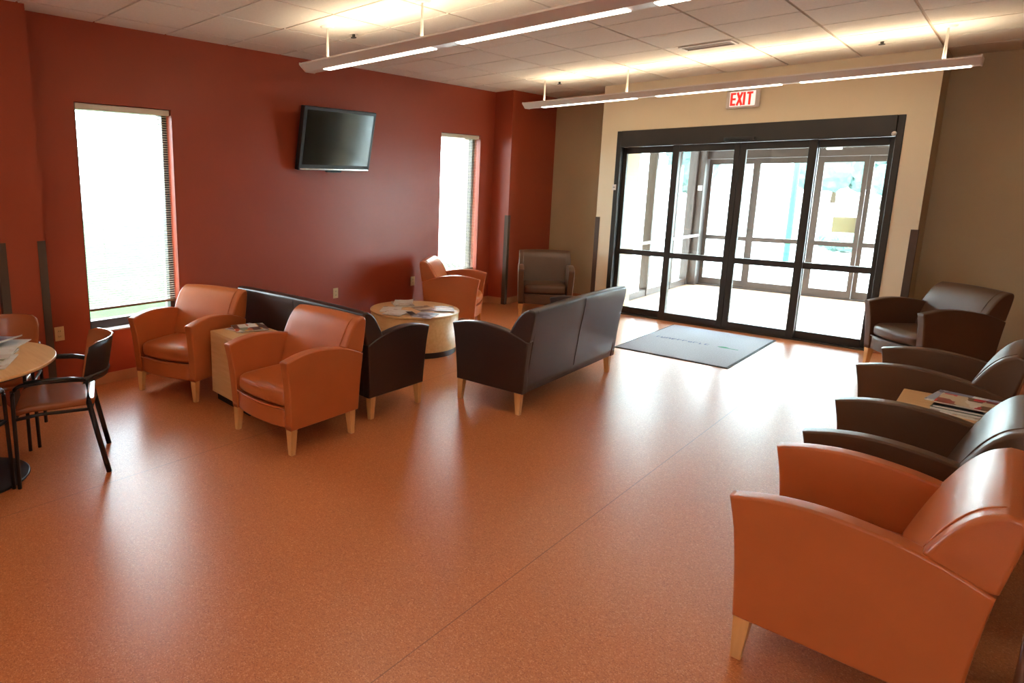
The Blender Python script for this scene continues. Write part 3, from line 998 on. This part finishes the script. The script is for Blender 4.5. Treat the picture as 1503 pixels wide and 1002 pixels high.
TX, TY = -3.95, 0.705
root = empty('round_table', (TX, TY, 0), 0, 'round maple-topped pedestal table at left edge among the metal chairs', 'table')
bm = bmesh.new(); lathe(bm, [(0, 0.700), (0.482, 0.700), (0.490, 0.704), (0.490, 0.716), (0.487, 0.720), (0, 0.720)], n=96); link('table_top', bm, M['topwood'], root, smooth=True, wn=True)
bm = bmesh.new(); lathe(bm, [(0, 0.692), (0.470, 0.692), (0.484, 0.6995), (0, 0.6995)], n=96); link('table_edge', bm, M['black'], root, smooth=True, wn=True)
bm = bmesh.new(); cyl(bm, 0, 0, 0.02, 0.692, 0.038, 0.038, 32); link('column', bm, M['tube'], root, smooth=True, wn=True)
bm = bmesh.new(); lathe(bm, [(0, 0.0), (0.285, 0.0), (0.290, 0.006), (0.280, 0.014), (0.12, 0.026), (0.045, 0.05), (0, 0.05)], cx=-0.035, cy=0.02, n=64); link('base', bm, M['black'], root, smooth=True, wn=True)

# metal armchairs round the table
def metal_chair(label):
    root = empty('stacking_armchair', (0, 0, 0), 0, label, 'chair', 'metal armchairs at the round table')
    for s in (-1, 1):
        bm = bmesh.new()
        pts = [(s * .275, -.235, 0.0), (s * .272, -.232, 0.30), (s * .270, -.230, 0.54)]
        for k in range(1, 6):
            a = k / 5 * PI / 2
            pts.append((s * .270, -.230 + 0.06 * (1 - math.cos(a)), 0.54 + 0.06 * math.sin(a)))
        pts += [(s * .272, -0.05, 0.607), (s * .262, 0.08, 0.600), (s * .240, 0.15, 0.585)]
        tube(bm, pts, 0.0115, 10)
        link('leg', bm, M['tube'], root, smooth=True)
        bm = bmesh.new()
        tube(bm, [(s * .225, .238, 0.0), (s * .232, .19, .25), (s * .238, .155, .45), (s * .240, .150, .585), (s * .232, .185, .60)], 0.0125, 10, flat=1.3)
        link('leg', bm, M['tube'], root, smooth=True)
        bm = bmesh.new()
        tube(bm, [(s * .270, -.165, .612), (s * .274, -.06, .618), (s * .265, .06, .612), (s * .246, .135, .597)], 0.017, 10, flat=0.55)
        link('arm_pad', bm, M['green'], root, smooth=True)
    bm = bmesh.new()
    for s in (-1, 1):
        tube(bm, [(s * .271, -.231, .405), (s * .25, -.10, .415), (s * .237, .165, .41)], 0.010, 8)
    tube(bm, [(-.271, -.231, .405), (0, -.20, .408), (.271, -.231, .405)], 0.010, 8)
    tube(bm, [(-.237, .165, .41), (0, .18, .41), (.237, .165, .41)], 0.010, 8)
    link('seat_frame', bm, M['tube'], root, smooth=True)
    bm = bmesh.new()
    def sh(p, u, v, t):
        taper = 1 - 0.12 * max(0, v)
        z = p.z - 0.012 * (1 - u * u) + (0.0 if v > -0.6 else -0.02 * (-v - 0.6) / 0.4)
        return (p.x * taper, p.y, z)
    pillow(bm, -.225, .225, -.245, .185, .418, .462, r=0.018, n=12, shape=sh)
    link('seat', bm, M['seatblue'], root, smooth=True)
    # curved shell back
    bm = bmesh.new()
    nx, nz = 20, 8
    def pt(i, j, off):
        a = -1 + 2 * i / nx
        tt = j / nz
        zc = 0.56 + 0.235 * tt
        # rounded corners
        half = 0.242 * (1 - 0.10 * (1 - tt) ** 2) * (1 - 0.06 * max(0, (tt - .7) / .3) ** 2)
        ang = a * 0.95
        x = half * math.sin(ang) / math.sin(0.95)
        y = 0.25 - 0.13 * (1 - math.cos(ang)) / (1 - math.cos(0.95)) + 0.045 * tt
        if abs(a) > 0.8 and tt > 0.8: zc -= 0.018 * (abs(a) - 0.8) / 0.2
        n_ = Vector((math.sin(ang) * 0.8, math.cos(ang), 0)).normalized()
        return Vector((x, y, zc)) + n_ * off
    g1 = [[bm.verts.new(pt(i, j, 0)) for j in range(nz + 1)] for i in range(nx + 1)]
    g2 = [[bm.verts.new(pt(i, j, 0.016)) for j in range(nz + 1)] for i in range(nx + 1)]
    for i in range(nx):
        for j in range(nz):
            bm.faces.new((g1[i][j], g1[i + 1][j], g1[i + 1][j + 1], g1[i][j + 1]))
            f = bm.faces.new((g2[i][j], g2[i][j + 1], g2[i + 1][j + 1], g2[i + 1][j])); f.material_index = 1
    for i in range(nx):
        bm.faces.new((g1[i][0], g2[i][0], g2[i + 1][0], g1[i + 1][0])); bm.faces.new((g1[i][nz], g1[i + 1][nz], g2[i + 1][nz], g2[i][nz]))
    for j in range(nz):
        bm.faces.new((g1[0][j], g1[0][j + 1], g2[0][j + 1], g2[0][j])); bm.faces.new((g1[nx][j], g2[nx][j], g2[nx][j + 1], g1[nx][j + 1]))
    link('backrest', bm, [M['seatblue'], M['tube']], root, smooth=True, wn=True)
    bm = bmesh.new()
    pts = []
    for i in range(13):
        ang = (-1 + 2 * i / 12) * 0.95
        pts.append((0.236 * math.sin(ang) / math.sin(.95), 0.268 - 0.13 * (1 - math.cos(ang)) / (1 - math.cos(.95)), 0.595))
    tube(bm, pts, 0.0125, 10)
    link('back_rail', bm, M['tube'], root, smooth=True)
    return root
mc = metal_chair('metal armchair with rust seat, pulled out on right side of the round table')
place(mc, -3.86, 1.205, -22.0)
c2 = copy_tree(mc); place(c2, -4.56, 1.02, 62.0, 'metal armchair with rust back on the window side of the round table')
c3 = copy_tree(mc); place(c3, -3.655, 0.505, -120.7, 'metal armchair cut off by left picture edge, only an arm and leg showing')

# dark table with a bright metal leg behind the nearest armchair
root = empty('dark_table', (0.47, 2.85, 0), 0, 'dark table with bright metal leg behind the nearest orange armchair', 'table')
bm = bmesh.new(); box(bm, -0.30, 0.4, -0.37, 0.37, 0.38, 0.62, bev=.004, seg=1); link('table_top', bm, M['black'], root)
for x, y in ((-0.28, 0.05), (0.36, -0.33), (0.36, 0.33)):
    bm = bmesh.new(); cyl(bm, x, y, 0.0, 0.381, 0.013, 0.013, 20); link('leg', bm, M['chrome'], root, smooth=True, wn=True)

# ------------------------------------------------------------------ entrance mat
root = empty('entrance_mat', (-2.26, 7.24, 0), math.radians(-0.5), 'blue-grey entrance mat with faded lettering in front of the doors', 'mat')
bm = bmesh.new(); box(bm, -0.545, 0.545, -0.80, 0.80, 0.0, 0.006, bev=.002, seg=1); link('rubber_edge', bm, M['matedge'], root)
bm = bmesh.new(); box(bm, -0.525, 0.525, -0.78, 0.78, 0.0061, 0.010, bev=.002, seg=1); link('pile', bm, M['mat'], root)
bm = bmesh.new()
rnd = random.Random(3)
# faded wordmark running along the mat
x = -0.42
while x < 0.12:
    wdt = rnd.uniform(0.018, 0.04); hh = rnd.choice((0.04, 0.055, 0.06))
    y0 = -0.02 + rnd.uniform(-.006, .006)
    box(bm, x, x + 0.009, y0, y0 + hh, 0.0101, 0.0107)
    if rnd.random() < 0.7: box(bm, x + 0.009, x + wdt, y0, y0 + 0.010, 0.0101, 0.0107)
    if rnd.random() < 0.7: box(bm, x + 0.009, x + wdt, y0 + hh - 0.010, y0 + hh, 0.0101, 0.0107)
    if rnd.random() < 0.5: box(bm, x + wdt, x + wdt + 0.008, y0, y0 + hh, 0.0101, 0.0107)
    x += wdt + 0.022
link('faded_lettering', bm, M['ink'], root)
bm = bmesh.new()
pts = [(0.20 + 0.12 * t_, 0.0 + 0.045 * math.sin(PI * t_)) for t_ in [i / 10 for i in range(11)]] + [(0.20 + 0.12 * t_, -0.02 * math.sin(PI * t_)) for t_ in [i / 10 for i in range(9, 0, -1)]]
prism(bm, pts, 0.0101, 0.0108, plane='xy')
box(bm, 0.30, 0.40, -0.012, 0.008, 0.0101, 0.0107)
link('leaf_mark', bm, M['leafgreen'], root)

# ------------------------------------------------------------------ magazines
PAL = {
 'red': [srgb(214, 40, 52), srgb(210, 190, 160), srgb(120, 90, 60), srgb(225, 215, 200), srgb(150, 60, 50)],
 'food': [srgb(90, 40, 28), srgb(200, 90, 40), srgb(225, 170, 60), srgb(235, 225, 215), srgb(120, 130, 110)],
 'blue': [srgb(170, 180, 200), srgb(225, 225, 230), srgb(120, 130, 160), srgb(200, 190, 190), srgb(90, 90, 110)],
 'pale': [srgb(228, 222, 212), srgb(235, 232, 226), srgb(200, 170, 150), srgb(220, 210, 200), srgb(170, 150, 140)],
 'green': [srgb(60, 90, 66), srgb(120, 130, 100), srgb(90, 70, 60), srgb(190, 180, 160), srgb(50, 60, 50)],
 'tan': [srgb(190, 150, 110), srgb(160, 110, 80), srgb(215, 190, 160), srgb(140, 100, 80), srgb(205, 170, 150)],
 'dark': [srgb(24, 22, 24), srgb(40, 34, 34), srgb(60, 50, 50), srgb(24, 22, 24), srgb(150, 140, 130)],
}
MM = {k: mag_mat('cover_' + k, v, 9.0, i * 0.37) for i, (k, v) in enumerate(PAL.items())}
def magazine(x, y, z, deg, pal, label, group, w=0.20, l=0.27, th=0.006, tilt=0.0, curl=0.0):
    root = empty('magazine', (x, y, z), math.radians(deg), label, 'magazine', group)
    def warp(p): return (p.x, p.y, p.z + curl * max(0, (p.x / (w / 2))) ** 2)
    bm = bmesh.new(); prism(bm, [(-l / 2 + .002, 0.0006), (l / 2 - .002, 0.0006), (l / 2 - .002, th - .0006), (-l / 2 + .002, th - .0006)], -w / 2 + .001, w / 2 - .002, nx=8, warp=warp)
    link('pages', bm, M['paper'], root)
    bm = bmesh.new()
    prism(bm, [(-l / 2, th - .0005), (l / 2, th - .0005), (l / 2, th), (-l / 2, th)], -w / 2, w / 2, nx=8, warp=warp)
    prism(bm, [(-l / 2, 0.0), (l / 2, 0.0), (l / 2, .0005), (-l / 2, .0005)], -w / 2, w / 2, nx=8, warp=warp)
    link('cover', bm, MM[pal], root)
    return root
g1_ = 'magazines on the left side table'
magazine(-4.17, 2.735, 0.5605, 10, 'blue', 'pale blue magazine under the food magazine on left side table', g1_, th=.005)
magazine(-4.13, 2.745, 0.566, -22, 'food', 'colourful open magazine on top on the left side table', g1_, th=.008, l=.26, w=.24)
g2_ = 'magazines on the right side table'
z = 0.5605
for i, (dx, dy, dg, pl, th, lb) in enumerate(((-.015, -.02, 88, 'pale', .008, 'white magazine at the bottom of the stack on right side table'),
        (-.01, 0.0, 84, 'green', .012, 'dark green edged magazine low in the stack on right side table'),
        (-.005, .01, 86, 'dark', .010, 'black edged magazine in the middle of the right side table stack'),
        (.0, .085, 80, 'blue', .006, 'wide pale newsprint magazine sticking out behind the right table stack'),
        (.0, .03, 84, 'red', .008, 'red and tan covered magazine topmost of the right table stack'))):
    magazine(-0.05 + dx, 4.36 + dy, z, dg, pl, lb, g2_, w=.21 if i != 3 else .26, l=.28 if i != 3 else .34, th=th)
    z += th + 0.0006
g3_ = 'magazines on the round coffee table'
for x, y, dg, pl, th, curl, lb in ((-4.47, 4.93, 55, 'tan', .016, .0, 'thick tan magazine at back left of the coffee table, under a pale one'),
        (-4.37, 4.645, 35, 'pale', .006, .0, 'pale leaflet at front left of the round coffee table'),
        (-4.20, 4.55, 15, 'pale', .005, .0, 'pale open magazine at front of the round coffee table'),
        (-4.16, 4.93, 70, 'tan', .006, .0, 'tan magazine in the middle of the round coffee table'),
        (-4.00, 5.05, 40, 'tan', .005, .0, 'tan magazine at the back right of the round coffee table'),
        (-3.94, 4.68, 20, 'blue', .004, .0, 'shiny white magazine at front right of the round coffee table')):
    magazine(x, y, 0.4215 + (0.0065 if x in (-4.20, -4.0) else 0), dg, pl, lb, g3_, th=th, curl=curl)
magazine(-4.465, 4.935, 0.4385, 38, 'pale', 'pale magazine on top of the curled pile at back left of the coffee table', g3_, th=.012, curl=.012)
magazine(-4.07, 4.62, 0.4280, 60, 'dark', 'narrow black booklet lying across the coffee table magazines', g3_, w=.07, l=.17, th=.006)
g4_ = 'magazines on the round pedestal table'
for x, y, dg, pl, th, zz, w_, l_, curl, lb in ((-3.785, .885, 62, 'pale', .005, .7205, .09, .30, 0, 'narrow white leaflet nearest the edge of the pedestal table'),
        (-3.955, .87, 58, 'green', .012, .7205, .21, .28, 0, 'dark green spined magazine on the pedestal table'),
        (-3.965, .885, 64, 'pale', .006, .7331, .20, .27, 0, 'cream covered magazine lying on the green magazine'),
        (-4.19, 1.0, 50, 'pale', .004, .7205, .20, .27, 0, 'white sheet magazine at back of the pedestal table'),
        (-4.21, .94, 35, 'blue', .010, .7398, .20, .27, .02, 'curled pale blue magazine on top at the back of pedestal table')):
    magazine(x, y, zz, dg, pl, lb, g4_, w=w_, l=l_, th=th, curl=curl)

# ------------------------------------------------------------------ world
wd = bpy.data.worlds.new('world')
SC.world = wd
wd.use_nodes = True
nt = wd.node_tree
bg = nt.nodes['Background']
tc = nt.nodes.new('ShaderNodeTexCoord')
sx = nt.nodes.new('ShaderNodeSeparateXYZ')
nt.links.new(tc.outputs['Generated'], sx.inputs[0])
rp = ramp(nt, [(0.0, (0.84, 0.93, 1.0, 1)), (1.0, (0.66, 0.82, 1.0, 1))])
nt.links.new(sx.outputs['Z'], rp.inputs['Fac'])
nt.links.new(rp.outputs['Color'], bg.inputs['Color'])
bg.inputs['Strength'].default_value = 17.0
